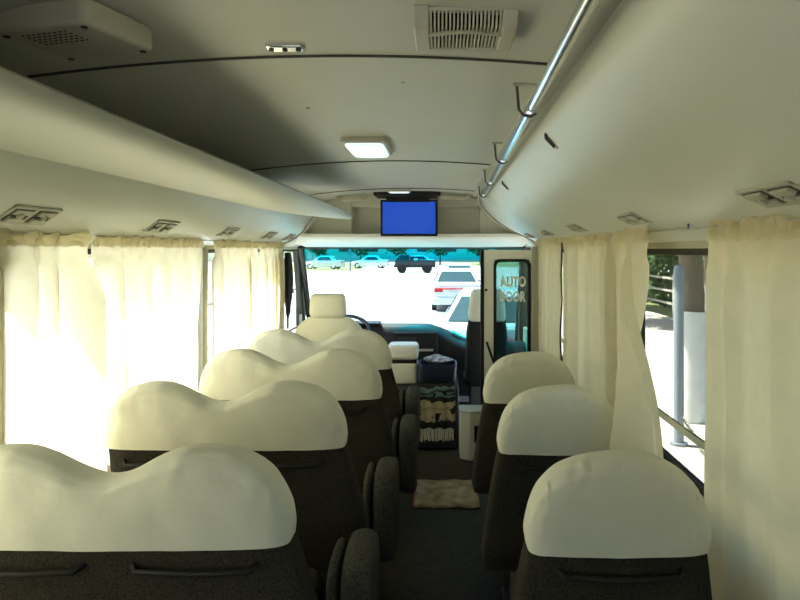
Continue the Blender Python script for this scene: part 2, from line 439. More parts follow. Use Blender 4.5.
def make_seat(kind, loc, label, group):
    dbl = kind == 'double'
    t = thing('passenger_seat', (0, 0, 0), label, 'seat', group)
    hw = .455 if dbl else .2227
    z0 = .820 if dbl else .804
    T = .062
    back_mesh(hw+.085 if dbl else hw+.055, hw-.010, .34, z0+.025, T-.008, T, -.405 if dbl else -9).build('backrest', M['tweed'], t)
    c = cover_mesh(hw, hd if dbl else hs, .237, z0, T+.006, 3.1 if dbl else 8.7, lk=.915 if dbl else 1.0)
    c.v = [(x, y+T, z) for x, y, z in c.v]
    c.build('seat_cover', M['cover'], t)['label'] = 'white cotton headrest cover'
    ncush = (-.19, .225) if dbl else (0,)
    for cxx in ncush:
        m = MB(); rbox(m, cxx-.205, cxx+.205, .22, .66, .33, .46, n=6, r=.035)
        m.build('seat_cushion', M['tweed'], t)
        # grab bar across the rear of the back
        g = MB(); zz = z0-.055; yb = (.83-zz)*LEAN - .002
        g.tube([(cxx-.15, yb+.012, zz+.008), (cxx-.135, yb-.012, zz), (cxx, yb-.018, zz-.004), (cxx+.135, yb-.012, zz), (cxx+.15, yb+.012, zz+.008)], .008, 10)
        g.build('grab_bar', M['black'], t)
    MB().box(-.40 if dbl else -hw, hw, .26, .62, .29, .335).build('seat_frame', M['steel'], t, smooth=False, bevel=.006)
    for sx in ((-.30, .30) if dbl else (-.13, .13)):
        MB().tube([(sx, .30, .30), (sx, .28, .012)], .017, 10).box(sx-.025, sx+.025, .25, .60, 0, .012).tube([(sx, .58, .30), (sx, .575, .012)], .017, 10).build('leg', M['steel'], t)
    if dbl:
        # padded armrest on the aisle side: thick pad and a thin plate beside it
        def pad(x0, x1, ya, yb, z0, z1, rr):
            m = MB(); rows = []
            prof = []
            for k in range(40):
                a = 2*PI*k/40; c, q = math.cos(a), math.sin(a); n = 3.6
                prof.append(((ya+yb)/2 + (yb-ya)/2*math.copysign(abs(c)**(2/n), c), (z0+z1)/2 + (z1-z0)/2*math.copysign(abs(q)**(2/n), q)))
            cy, cz = (ya+yb)/2, (z0+z1)/2
            for fx, s in ((0, .86), (.06, .93), (.18, .975), (.4, 1), (.6, 1), (.82, .975), (.94, .93), (1, .86)):
                dy, dz = (1-s)*.16, (1-s)*.16
                rows.append([(x0+(x1-x0)*fx, cy+(y-cy)*(1-dy/((yb-ya)/2)), cz+(z-cz)*(1-dz/((z1-z0)/2))) for y, z in prof])
            return m.grid(rows, close_v=True, cap=True)
        ar = pad(.516, .606, .36, .70, .20, .597, .03).build('armrest', M['arm'], t)
        pad(.472, .503, .37, .66, .24, .580, .01).build('armrest_plate', M['arm'], t)
        MB().tube([(.455, .50, .40), (.53, .50, .40)], .02, 12).build('armrest_hinge', M['black'], ar)
    t.location = loc
    return t

ROWY = [1.5, 2.245, 2.99, 3.74]
XD = [-.815, -.795, -.735, -.745]; XS = .432
prd = ['double seat with white wavy cover nearest the camera on the curtained side',
       'double seat with white wavy cover, second from the camera, behind the nearest one',
       'double seat with white wavy cover, third from the camera on the curtained side',
       'double seat with white wavy cover directly behind the driver seat']
ds = make_seat('double', (XD[0], ROWY[0], 0), prd[0], 'double seats along the curtained side')
for x, y, l in zip(XD[1:], ROWY[1:], prd[1:]): dup(ds, (x, y, 0), label=l)
prs = ['single seat with white rounded cover beside the uncovered window gap, nearest of its row',
       'middle single seat with white rounded cover, between two other single seats',
       'single seat with white rounded cover in front of the folded door']
ss = make_seat('single', (XS, ROWY[0], 0), prs[0], 'single seats along the door side')
for y, l in zip(ROWY[1:3], prs[1:]): dup(ss, (XS, y, 0), label=l)

# ------------------------------------------------------------------ curtains
def curtain(x, y0, y1, zt, zb, side, pleats, label, amp=.022, flare=0.0, seed=0.0, bulge=None, fl=0.0):
    """side=+1: room lies towards +x; top has a gathered heading"""
    n = int(max(60, pleats*16)); mlev = 34
    rows = []
    for k in range(mlev+1):
        t = k/mlev; z = zt + (zb-zt)*t
        r = []
        for i in range(n+1):
            u = i/n
            uu = u + .03*math.sin(2*PI*u*2.3+seed) + .02*math.sin(2*PI*u*5.1+seed*3)
            y = y0 + (y1-y0)*u
            yy = y + (y - (y0 if flare > 0 else y1))*abs(flare)*t*.6 if flare else y
            head = max(0, 1-abs(t-.0)/.075)
            ph = 2*PI*pleats*uu + .5*math.sin(3*t+seed)
            w = math.sin(ph) + .35*math.sin(2*ph+.8)
            yy -= fl*t*(1-u)**6
            a = amp*(.5 + .5*min(1, t*6)) * (.75+.5*noise.noise(Vector((u*3+seed, t*1.5, 0))))
            dx = a*w + head*.006*math.sin(ph*3.1) + .010*noise.noise(Vector((y*3+seed, z*3, 2)))*t
            if abs(t-.075) < .02: dx *= .45
            yy += a*.55*math.cos(ph)
            if bulge:
                yc, sg, B, up = bulge
                dx += B*math.exp(-((yy-yc)/sg)**2)*(min(1, t/.22) if up else min(1, .5+t))
            r.append((x + side*dx, yy, z + head*.004*math.sin(ph*2.3)))
        rows.append(r)
    o = MB().grid(rows).build('window_curtain', M['curtain'])
    # gathered heading tape sewn over the top edge
    hr_ = []
    for k in range(7):
        t = k/6; src = rows[0] if k < 2 else rows[1] if k < 4 else rows[2]; z = zt + .006 - .052*t
        hr_.append([(px + side*(.007 + .006*math.sin(i*1.9+seed)*math.sin(PI*t) + .003*math.sin(i*.7+k)), py, z + .003*math.sin(i*1.3+seed)) for i, (px, py, pz) in enumerate(src)])
    MB().grid(hr_).build('curtain_heading', M['curtain'], o)
    return tag(o, label, 'curtain')
ctn = 'curtains on the sunny side'
xl, xr = -1.25, .735
for args, g in (
    ((xl, .64, 2.21, Z(.058), .56, 1, 10, 'sunlit cream curtain beside the nearest double seat, before the leftmost window pillar', .030, 0, 1.0, (2.15, .05, .10, True)), ctn),
    ((xl, 2.245, 3.30, Z(.058), .56, 1, 7, 'sunlit cream curtain hanging between the nearest sunlit curtain and the narrow bright gap', .030, 0, 2.0), ctn),
    ((xl, 3.52, 4.35, Z(.058), .56, 1, 6, 'sunlit cream curtain just past the narrow bright gap in the window row', .028, 0, 3.4), ctn),
    ((xl, 4.39, 5.02, Z(.058), .56, 1, 6, 'sunlit cream curtain closest to the driver side window', .026, 0, 4.1), ctn),
    ((xr, .60, 1.715, Z(.070), .50, -1, 6, 'cream curtain nearest the camera beside the open window gap on the shaded side', .020, 0, 5.0), None),
    ((xr, 2.14, 3.72, Z(.070), .56, -1, 9, 'wide shaded cream curtain between the open window gap and the dark cord slit', .024, 0, 6.2, (2.15, .05, .165, False), .15), None),
    ((xr, 3.80, 4.77, Z(.070), .56, -1, 6, 'shaded cream curtain hanging next to the folded entrance door', .018, 0, 7.7), None)):
    c = curtain(*args)
    c['group'] = g or 'curtains on the shaded side'
# curtain rods
for x, y0, y1, z, l in ((xl, .3, 5.0, Z(.052), 'thin steel curtain rod above the sunlit curtains'), (xr, .3, 4.75, Z(.064), 'thin steel curtain rod above the shaded curtains')):
    r = thing('curtain_rod', (x, y0, z), l, 'curtain rod')
    MB().tube([(x, y0, z), (x, y1, z)], .0035, 8).build('rod', M['slat'], r)
    for y in ([y0+.05, 1.85, 3.76, y1-.02] if x > 0 else [y0+.05, 2.38, 3.36, y1-.02]):
        MB().box(x-.006, x+(.05 if x > 0 else .006), y-.008, y+.008, z-.004, z+.022).box(x-(.006 if x > 0 else .05), x+.006, y-.005, y+.005, z, z+.014).build('bracket', M['chrome'], r, smooth=False)
# dark cord in the slit between the two shaded curtains
cd = MB().tube([(xr-.005, 3.765, Z(.05)), (xr-.012, 3.76, Z(-.15)), (xr-.004, 3.77, Z(-.3)), (xr-.02, 3.75, Z(-.5)), (xr-.012, 3.74, Z(-.72))], .005, 8).build('hanging_strap', M['black'])
tag(cd, 'thin dark cord hanging in the slit between two shaded curtains', 'cord')

# ------------------------------------------------------------------ air vents on the ducts
def vent_on(P, frac_x, y, label, group, side, wide=.21, deep=.080):
    # local frame from the duct profile: a across the profile, Y along the bus
    sp = smoothpath(P); best = min(range(1, len(sp)-1), key=lambda i: abs(sp[i][0]-frac_x))
    p = Vector((sp[best][0], y, Z(sp[best][1]))); d = Vector((sp[best+1][0]-sp[best-1][0], 0, sp[best+1][1]-sp[best-1][1])).normalized()
    nrm = Vector((-d.z, 0, d.x)); 
    if nrm.z > 0: nrm = -nrm
    def Q(a, b, c): c *= .8; return p + d*a + Vector((0, 1, 0))*b + nrm*c
    t = thing('air_vent', p, label, 'air vent', group)
    def bx(mb, a0, a1, b0, b1, c0, c1):
        q = MB().box(a0, a1, b0, b1, c0, c1); base = len(mb.v)
        mb.v += [tuple(Q(*v)) for v in q.v]; mb.f += [tuple(base+i for i in f) for f in q.f]
        return mb
    fr = MB(); A, B = deep/2, wide/2
    bx(fr, -A, A, -B, -B+.012, .0, .013); bx(fr, -A, A, B-.012, B, .0, .013); bx(fr, -A, -A+.012, -B, B, 0, .013); bx(fr, A-.012, A, -B, B, 0, .013); bx(fr, -A, A, -.008, .008, 0, .013)
    fr.build('vent_frame', M['slat'], t, bevel=.003)
    bx(MB(), -A+.01, A-.01, -B+.01, B-.01, .010, .0115).build('vent_well', M['well'], t, smooth=False)
    for k, b0 in enumerate((-B+.022, .018)):
        lv = MB(); 
        L = B-.04
        bx(lv, -A+.014, -.006, b0, b0+L, .0115, .022); bx(lv, .006, A-.014, b0, b0+L, .0115, .018)
        bx(lv, -.008, .012, b0+L*.42, b0+L*.58, .0115, .026)
        lv.build('louver', M['slat'], t, bevel=.002)
    return t
for y, l in ((1.78, 'cream air vent nearest the camera above the sunlit curtains'), (2.63, 'cream air vent above the middle of the second sunlit curtain'), (3.45, 'cream air vent above the narrow bright gap between sunlit curtains'), (4.28, 'cream air vent above the seam of the two front sunlit curtains'), (4.85, 'smallest cream air vent by the driver side end of the duct')):
    vent_on(PL, -1.165, y, l, 'vents on the sunlit duct', -1)
for y, l in ((1.245, 'large cream air vent with twin louvers at the edge above the nearest shaded curtain'), (2.18, 'cream air vent above the open window gap'), (3.08, 'cream air vent above the wide shaded curtain'), (3.95, 'cream air vent above the curtain by the folded door'), (4.7, 'farthest cream air vent above the folded entrance door')):
    vent_on(PR, .665, y, l, 'vents on the shaded duct', 1)

# ------------------------------------------------------------------ hand rail
hr = thing('hand_rail', (.228, 1.0, Z(.38)), 'chrome ceiling hand rail running along the aisle', 'hand rail')
HZ = Z(.370)
def hx(y): return .221 + .0225*(y-.93)
MB().tube([(hx(.3), .3, HZ), (hx(4.3), 4.3, HZ), (hx(4.36), 4.36, HZ+.012), (hx(4.40), 4.40, HZ+.05)], .0135, 16).build('rail', M['chrome'], hr)
for y in (.75, 1.66, 2.56, 3.42, 4.2):
    HX = hx(y); cz = ceil_z(HX)
    MB().box(HX-.045, HX+.03, y-.010, y+.010, cz-.005, cz+.002).build('bracket_plate', M['slat'], hr, bevel=.002)
    MB().tube([(HX-.035, y, cz-.004), (HX-.030, y, HZ+.0), (HX-.018, y, HZ-.014), (HX, y, HZ-.0185), (HX+.016, y, HZ-.010)], .0042, 8).build('bracket', M['steel'], hr)
    MB().tube([(hx(y-.014), y-.014, HZ), (hx(y+.014), y+.014, HZ)], .0165, 16).build('clamp', M['chrome'], hr)
# strip of metal along the ceiling edge by the rail
tag(MB().box(.255, .318, YB, 4.9, ceil_z(.3)-.006, ceil_z(.3)+.01).build('trim_11', M['ceil'], smooth=False), kind='structure')

# coat hooks on the shaded duct
for y, l in ((1.95, 'small dark coat hook on the duct, nearest the camera'), (3.3, 'small dark coat hook on the duct near the monitor end')):
    px = [p for p in smoothpath(PR) if abs(p[0]-.36) < .02][0]
    t = thing('coat_hook', (px[0], y, Z(px[1])), l, 'coat hook', 'coat hooks on the duct')
    x, z = px[0]-.004, Z(px[1])
    MB().grid([[(x-.012, y-.018, z+.035), (x-.012, y+.018, z+.035), (x+.02, y+.018, z-.035), (x+.02, y-.018, z-.035)], [(x+.008, y-.018, z+.04), (x+.008, y+.018, z+.04), (x+.04, y+.018, z-.03), (x+.04, y-.018, z-.03)]], close_v=True, cap=True).build('hook_plate', M['slat'], t, bevel=.003)
    for dy in (-.010, .010):
        MB().tube([(x-.013, y+dy, z+.028), (x-.010, y+dy, z), (x+.017, y+dy, z-.028)], .0035, 8).build('hook', M['dark_trim'], t)

# ------------------------------------------------------------------ ceiling fittings
# grille by the rail
cv = thing('ceiling_vent', (.055, 1.2, ceil_z(.05)-.05), 'beige ceiling air grille with dark slots above the aisle', 'ceiling vent')
x0, x1, ya, yb = -.050, .146, 1.165, 1.325
zc = ceil_z(.05); zb_ = zc-.034
fr = MB()
for xa, xb in ((x0, x0+.030), (x1-.030, x1)):
    fr.poly_prism([(ya-.006, zc+.004), (ya+.012, zb_), (yb-.006, zb_), (yb+.004, zc+.004)], 'x', xa, xb)
fr.box(x0+.02, x1-.02, yb-.022, yb, zb_, zc+.004).box(x0+.02, x1-.02, ya-.002, ya+.006, zc-.006, zc+.004)
fr.build('grille_frame', M['slat'], cv, bevel=.006, seg=3)
MB().box(x0+.025, x1-.025, ya+.03, yb-.02, zc-.012, zc+.002).build('grille_well', M['black'], cv, smooth=False)
for k in range(19):
    x = x0+.033 + k*(x1-x0-.066)/18
    MB().poly_prism([(ya-.003, zc), (ya+.014, zb_+.003), (yb-.02, zb_+.003), (yb-.02, zb_+.010), (ya+.018, zb_+.010), (ya+.006, zc)], 'x', x-.0018, x+.0018).build('slat', M['slat'], cv, smooth=False)
arc = MB(); pts = [(x0+.028 + (x1-x0-.056)*i/12, ya+.055 - .016*math.sin(PI*i/12), zb_+.002) for i in range(13)]
arc.tube(pts, .004, 8); arc.build('grille_arch', M['slat'], cv)
# box unit on the dark side
su = thing('speaker_box', (-.685, 1.19, ceil_z(-.67)-.02), 'flat beige ceiling speaker box above the luggage rack', 'speaker')
cxs, cys = -.685, 1.19; zc = ceil_z(-.67); zz = zc-.048
rbx = MB(); rbox(rbx, cxs-.104, cxs+.104, cys-.088, cys+.088, zz, zc+.002, n=12, r=.010)
sb = rbx.build('speaker_body', M['slat'], su)
g = MB()
for i in range(9):
    for j in range(5):
        g.box(cxs-.06+i*.012, cxs-.0545+i*.012, cys-.065+j*.012, cys-.0615+j*.012, zz-.001, zz+.002)
g.build('speaker_grille', M['black'], sb, smooth=False)
for x, y in ((-.088, -.07), (.088, -.07), (-.088, .07), (.088, .07)):
    MB().tube([(cxs+x, cys+y, zz-.002), (cxs+x, cys+y, zz+.003)], .006, 10).build('screw', M['dark_trim'], sb)
su.rotation_euler = (0, 0, -.28)
# dome lamp
dl = thing('ceiling_lamp', (-.305, 2.7, ceil_z(-.3)), 'lit rectangular ceiling lamp with a pale lens', 'ceiling lamp')
m = MB(); zl = ceil_z(-.3); rbox(m, -.405, -.215, 2.52, 2.90, zl-.022, zl+.004, n=9, r=.008); m.build('lamp_frame', M['slat'], dl)
m = MB(); rbox(m, -.39, -.23, 2.545, 2.875, zl-.036, zl-.016, n=9, r=.012); m.build('lamp_lens', M['lens'], dl)
dl2 = thing('ceiling_lamp', (-.31, 4.75, ceil_z(-.3)), 'small pale ceiling lamp just before the monitor mount', 'ceiling lamp')
m = MB(); zl = ceil_z(-.3); rbox(m, -.40, -.22, 4.72, 4.84, zl-.016, zl+.004, n=9, r=.006); m.build('lamp_frame', M['slat'], dl2)
m = MB(); rbox(m, -.385, -.235, 4.735, 4.825, zl-.022, zl-.010, n=9, r=.005); m.build('lamp_lens', M['lens'], dl2)
# metal catch plate
cp = thing('catch_plate', (-.34, 1.40, ceil_z(-.34)), 'small steel catch plate with screws on the ceiling', 'plate')
zl = ceil_z(-.34)
MB().box(-.385, -.305, 1.385, 1.42, zl-.008, zl+.002).build('plate', M['chrome'], cp, bevel=.003)
for x in (-.375, -.345, -.315):
    MB().tube([(x, 1.402, zl-.011), (x, 1.402, zl-.006)], .006, 8).build('screw', M['dark_trim'], cp)
# small ceiling buttons
for x, y, l in ((-.42, 2.0, 'tiny screw cap on the ceiling before the lamp'), (-.95, 2.35, 'tiny screw cap on the ceiling over the rack'), (-.10, 1.7, 'tiny screw cap on the ceiling near the grille')):
    tag(MB().tube([(x, y, ceil_z(x)-.004), (x, y, ceil_z(x)+.002)], .006, 10).build('screw_cap', M['slat']), l, 'screw', 'ceiling screw caps')
# grab pads before the bulkhead
for xa, xb, l in ((-.80, -.60, 'cream padded ceiling handle beside the rack tip'), (.0, .22, 'cream padded ceiling handle between monitor and hand rail')):
    t = thing('grab_handle', ((xa+xb)/2, 4.95, ceil_z(xa)-.03), l, 'handle', 'padded handles by the monitor')
    m = MB(); zc2 = min(ceil_z(xa), ceil_z(xb)); rbox(m, xa+.015, xb-.015, 4.92, 4.99, zc2-.040, zc2-.008, n=5, r=.010); m.build('grip', M['slat'], t)
    for x in (xa, xb): MB().box(x-.016, x+.016, 4.93, 4.98, zc2-.03, ceil_z(x)+.002).build('mount', M['slat'], t, bevel=.004)

# ------------------------------------------------------------------ flip down monitor
tv = thing('monitor', (-.25, 4.95, Z(.40)), 'flip down monitor with a plain blue screen over the windscreen', 'monitor')
zc = ceil_z(-.25)
MB().box(-.515, .005, 4.86, 5.16, zc-.035, zc+.002).build('ceiling_mount', M['black'], tv, bevel=.012)
MB().box(-.42, -.08, 4.93, 4.97, Z(.375), zc-.03).build('hinge', M['black'], tv, bevel=.006)
MB().box(-.468, -.018, 4.945, 4.985, Z(.108), Z(.395)).build('bezel', M['black'], tv, bevel=.008)
MB().box(-.450, -.036, 4.942, 4.946, Z(.128), Z(.378)).build('screen', M['screen'], tv, smooth=False)

# ------------------------------------------------------------------ cab: driver seat, wheel, dash
def pill(cx, cy, z0, z1, hw, T, n=3.0, tilt=.12, tp=.8, sh=0.0):
    rows = []
    for i in range(15):
        t = i/14; k = (1-abs(2*t-1)**5)**.5 if 0 < i < 14 else .25
        w = hw*(1+(tp-1)*t)*(1-sh*max(0, (t-.72)/.28)**2.2)
        rows.append(sring(cx, cy - (z0+(z1-z0)*t - z0)*tilt, z0+(z1-z0)*t, w*(.80+.20*k), T*(.35+.65*k), n, 32))
    return MB().grid(rows, close_v=True, cap=True)
dv = thing('driver_seat', (-.87, 5.0, 0), 'cream covered driver seat with a tall headrest', 'seat')
pill(-.885, 5.10, .44, .995, .295, .075, 3.6, .15, .92, .30).build('backrest', M['cover'], dv)
hrs = pill(-.885, 4.99, .995, 1.185, .148, .06, 3.4, .1, .92).build('headrest', M['cover'], dv)
m = MB(); rbox(m, -1.12, -.62, 5.05, 5.50, .36, .50, n=5, r=.04); m.build('seat_cushion', M['cover'], dv)
MB().box(-1.06, -.68, 5.1, 5.45, 0, .37).build('pedestal', M['steel'], dv, bevel=.01)
for x in (-.93, -.82): MB().tube([(x, 5.01, .96), (x, 4.99, 1.05)], .008, 8).build('headrest_post', M['chrome'], hrs)

sw = thing('steering_wheel', (-.80, 5.62, .78), 'dark blue grey steering wheel beyond the driver seat', 'steering wheel')
ctr = Vector((-.85, 5.60, .785)); ax = Vector((0, -.62, .78)); e1 = Vector((1, 0, 0)); e2 = ax.cross(e1).normalized()
ring = [ctr + e1*.225*math.cos(2*PI*k/40) + e2*.225*math.sin(2*PI*k/40) for k in range(40)]
MB().tube(ring, .016, 10, closed=True).build('rim', M['navy'], sw)
hub = MB().tube([ctr - ax*.03, ctr + ax*.02], .06, 16); hub.build('hub', M['black'], sw)
for a in (.3, PI-.3, -PI/2):
    MB().tube([ctr, ctr + e1*.21*math.cos(a) - e2*.21*math.sin(a)*-1], .012, 8).build('spoke', M['black'], sw)
MB().tube([ctr - ax*.02, ctr - ax*.42], .03, 12).build('column_shaft', M['black'], sw)

db = thing('dashboard', (-.25, 6.0, .2), 'black dashboard under the windscreen', 'dashboard')
def dtop(x): return .835 - .155*sst(-.10, .28, x)
def dash_sec(x):
    t = (x+1.2)/1.96; top = dtop(x)
    yf = 5.76 + .10*math.cos(PI*(t-.25)) if t < .75 else 5.76
    return [(yf+.06, top), (yf+.22, top-.010), (6.355, wsz(x)-.02), (6.355, .15), (yf+.18, .15), (yf+.16, .42), (yf+.03, .52), (yf, top-.09), (yf+.02, top-.03)]
MB().grid([[(x, y, z) for y, z in dash_sec(x)] for x in [-1.26+i*.0975 for i in range(22)]], close_v=True, cap=True).build('dash_body', M['dash'], db, bevel=.008)
m = MB().grid([[(x, y, z) for y, z in [(5.80+.05*((x+.8)/.25)**2, .83), (5.78, .855), (5.95, .862), (6.02, .82)]] for x in [-1.06+i*.05 for i in range(11)]], close_v=True, cap=True)
m.build('instrument_hood', M['dash'], db)
cs = MB().box(-.42, -.02, 5.70, 5.80, .50, .78); cs.build('centre_console', M['black'], db, bevel=.012)
rd = MB().box(-.39, -.22, 5.688, 5.702, .70, .745).build('radio', M['dark_trim'], db, bevel=.003)
MB().box(-.375, -.30, 5.684, 5.690, .71, .735).build('radio_display', M['navy'], rd, smooth=False)
MB().box(-.19, -.06, 5.688, 5.702, .615, .635).build('console_slot', M['slat'], db, smooth=False)
for x in (-.385, -.33, -.275): MB().tube([(x, 5.702, .65), (x, 5.680, .65)], .016, 12).build('knob', M['slat'], db)
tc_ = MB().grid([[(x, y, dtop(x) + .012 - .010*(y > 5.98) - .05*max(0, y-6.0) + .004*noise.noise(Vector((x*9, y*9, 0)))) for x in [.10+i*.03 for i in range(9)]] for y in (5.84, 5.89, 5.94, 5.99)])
tag(tc_.build('dash_glint', M['teal'], solid=.02, off=1), 'teal patch of painted reflection on the dashboard end near the folded door', 'painted reflection')  # added teal sheet, stands in for cyan light reflecting off the dash

# engine cover between the seats and what stands on it
ec = thing('engine_cover', (-.16, 5.2, 0), 'dark carpeted engine cover between the front seats', 'engine cover')
MB().box(-.50, .145, 4.80, 5.70, 0, .495).build('cover_body', M['dash'], ec, bevel=.03, seg=4)
bl = thing('blanket', (0, 4.78, .3), 'patterned tan and black blanket with a pale fringe draped over the engine cover', 'blanket')
rows = []
for z, y in [(.506, 5.05), (.508, 4.95), (.508, 4.85), (.500, 4.80), (.485, 4.788), (.42, 4.784), (.35, 4.782), (.28, 4.78), (.22, 4.778), (.175, 4.776)]:
    rows.append([(-.165+i*.014, y + .006*math.sin(i*1.1+z*9), z) for i in range(21)])
MB().grid(rows).build('blanket_cloth', M['pattern'], bl, solid=.006)
fg = MB()
for i in range(26):
    x = -.162+i*.0105
    fg.tube([(x, 4.776, .182), (x+random.uniform(-.003, .003), 4.770, .13), (x+random.uniform(-.005, .005), 4.772, .085+random.uniform(-.008, .008))], .0032, 5)
fg.build('fringe', M['offwhite'], bl)
tr = thing('storage_tray', (0, 4.92, .51), 'dark navy tray on the engine cover', 'tray')
MB().grid([sring(-.02, 4.95, z, a, b, 6, 28) for z, a, b in ((.515, .135, .115), (.52, .14, .12), (.64, .152, .13), (.648, .152, .13), (.648, .142, .12), (.53, .13, .11))], close_v=True, cap=True).build('tray_shell', M['navy'], tr)
bag = MB(); rows = []
for i in range(9):
    t = i/8; r = math.sin(PI*min(max(t, .06), .94))
    rows.append([( -.02 + .115*r*math.cos(a)*(1+.25*noise.noise(Vector((math.cos(a)*2, t*3, 1)))), 4.95+.085*r*math.sin(a)*(1+.25*noise.noise(Vector((math.sin(a)*2, t*3, 4)))), .635 + .075*t*(1+.2*noise.noise(Vector((math.cos(a), math.sin(a), t))))) for a in [2*PI*k/20 for k in range(20)]])
bag.grid(rows, close_v=True, cap=True)
M['bag'] = mat('bag_print', (0.36, 0.41, 0.56), 0.5, var=0.85, scale=30)
tag(bag.build('plastic_bag', M['bag']), 'crumpled white and blue plastic bag in the navy tray', 'bag')

cl = thing('cooler_box', (-.29, 4.97, .5), 'cream cooler box with a pale lid beside the driver seat', 'cooler box')
m = MB(); rbox(m, -.405, -.175, 4.86, 5.10, .497, .655, n=8, r=.012); m.build('box_body', M['offwhite'], cl)
MB().box(-.400, -.180, 4.866, 5.094, .652, .680).build('dark_band', M['black'], cl, smooth=False)
m = MB(); rbox(m, -.412, -.168, 4.853, 5.107, .677, .792, n=8, r=.03); ld = m.build('lid', M['white'], cl)
MB().box(-.36, -.22, 4.848, 4.858, .70, .715).build('lid_handle', M['offwhite'], ld, bevel=.003)

# bin with an opening, on the floor by the door
bn = thing('waste_bin', (.22, 4.6, 0), 'cream floor bin with a dark square opening beside the entrance', 'bin')
MB().poly_prism([(.145, 4.60), (.215, 4.56), (.36, 4.60), (.36, 4.74), (.145, 4.74)], 'z', 0.0, .345).build('bin_body', M['offwhite'], bn, bevel=.010)
MB().poly_prism([(.14, 4.595), (.215, 4.552), (.365, 4.595), (.365, 4.745), (.14, 4.745)], 'z', .345, .365).build('bin_lid', M['silver'], bn, bevel=.006)
q = MB(); dirv = Vector((.145, .04, 0)).normalized(); p0 = Vector((.215, 4.56, 0))+dirv*.035; p1 = p0+dirv*.085; nn = Vector((.04, -.145, 0)).normalized()*.003
q.grid([[p0+nn+Vector((0, 0, .13)), p1+nn+Vector((0, 0, .13)), p1+nn+Vector((0, 0, .255)), p0+nn+Vector((0, 0, .255))], [p0-nn+Vector((0, 0, .13)), p1-nn+Vector((0, 0, .13)), p1-nn+Vector((0, 0, .255)), p0-nn+Vector((0, 0, .255))]], close_v=True, cap=True)
q.build('opening', M['black'], bn, smooth=False)

# floor mat
fm = thing('floor_mat', (.03, 4.0, 0), 'worn beige floor mat lying across the aisle', 'mat')
rows = []
for j in range(9):
    y = 3.72 + j*.054
    rows.append([(-.155+i*.028, y + .006*math.sin(i*.9), .010 + .004*noise.noise(Vector((i*.4, j*.5, 0)))) for i in range(15)])
MB().grid(rows).build('mat_pile', M['rug'], fm, solid=.012)
MB().tube([(-.157, 3.72, .012), (-.157, 4.15, .012)], .008, 6).build('mat_edge', mat('mat_edge', (.28, .08, .06), .9), fm)

# guide seat by the door
gs = thing('guide_seat', (.36, 5.35, 0), 'dark front seat with a cream headrest cover behind the folded door', 'seat')
pill(.395, 5.36, .42, .96, .190, .06, 4, .06, .88).build('backrest', M['black'], gs)
pill(.395, 5.315, .93, 1.20, .165, .068, 3.6, .06, .82).build('seat_cover', M['cover'], gs)
m = MB(); rbox(m, .20, .60, 5.36, 5.70, .36, .45, n=5, r=.03); m.build('seat_cushion', M['black'], gs)
MB().box(.26, .54, 5.42, 5.66, 0, .37).build('pedestal', M['steel'], gs, bevel=.01)

# ------------------------------------------------------------------ the folded entrance door
tag(MB().box(.703, XR+.05, 4.80, 4.87, 0, 1.555).build('pillar_door', M['wall'], bevel=.006), kind='structure')
dr = bpy.data.objects.new('door_1', None); COL.objects.link(dr); dr.location = (.51, 4.76, 0); tag(dr, kind='structure')
DX0, DX1, DY = .335, .700, 4.83
wx0, wx1, wz0, wz1 = DX0+.080, DX1-.012, .62, Z(-.075)
mb = MB()
mb.box(DX0, wx0, DY-.018, DY+.018, .03, Z(.0)).box(wx1, DX1, DY-.018, DY+.018, .03, Z(.0)).box(wx0, wx1, DY-.018, DY+.018, wz1, Z(.0)).box(wx0, wx1, DY-.018, DY+.018, .03, wz0)
mb.build('door_leaf', M['leaf_paint'], dr, smooth=False)
def rr2(x0, x1, z0, z1, r, n=6):
    out = []
    for cx_, cz_, a0 in ((x1-r, z1-r, 0), (x0+r, z1-r, PI/2), (x0+r, z0+r, PI), (x1-r, z0+r, 3*PI/2)):
        for k in range(n+1): out.append((cx_+r*math.cos(a0+PI/2*k/n), cz_+r*math.sin(a0+PI/2*k/n)))
    return out
oo = rr2(wx0-.006, wx1+.006, wz0-.006, wz1+.006, .05); ii = rr2(wx0+.016, wx1-.016, wz0+.016, wz1-.016, .035)
MB().grid([[(x, DY-.024, z) for x, z in oo], [(x, DY-.024, z) for x, z in ii], [(x, DY+.024, z) for x, z in ii], [(x, DY+.024, z) for x, z in oo]], close_u=True, close_v=True).build('rubber_gasket', M['black'], dr)
MB().poly_prism(rr2(wx0+.01, wx1-.01, wz0+.01, wz1-.01, .035), 'y', DY-.003, DY+.003).build('pane', M['g_door'], dr, smooth=False)
MB().box(DX0-.025, DX0+.002, DY-.024, DY+.024, .02, Z(.0)).build('edge_seal', M['black'], dr, bevel=.006)
MB().tube([(DX0+.02, DY-.03, Z(-.70)), (DX0+.075, DY-.05, Z(-.86)), (DX0+.08, DY-.05, Z(-.95))], .009, 8).build('pull_rod', M['black'], dr)
MB().tube([(DX0+.017, DY-.028, Z(-.305)), (DX0+.017, DY-.015, Z(-.305))], .010, 10).build('door_lock', M['black'], dr)
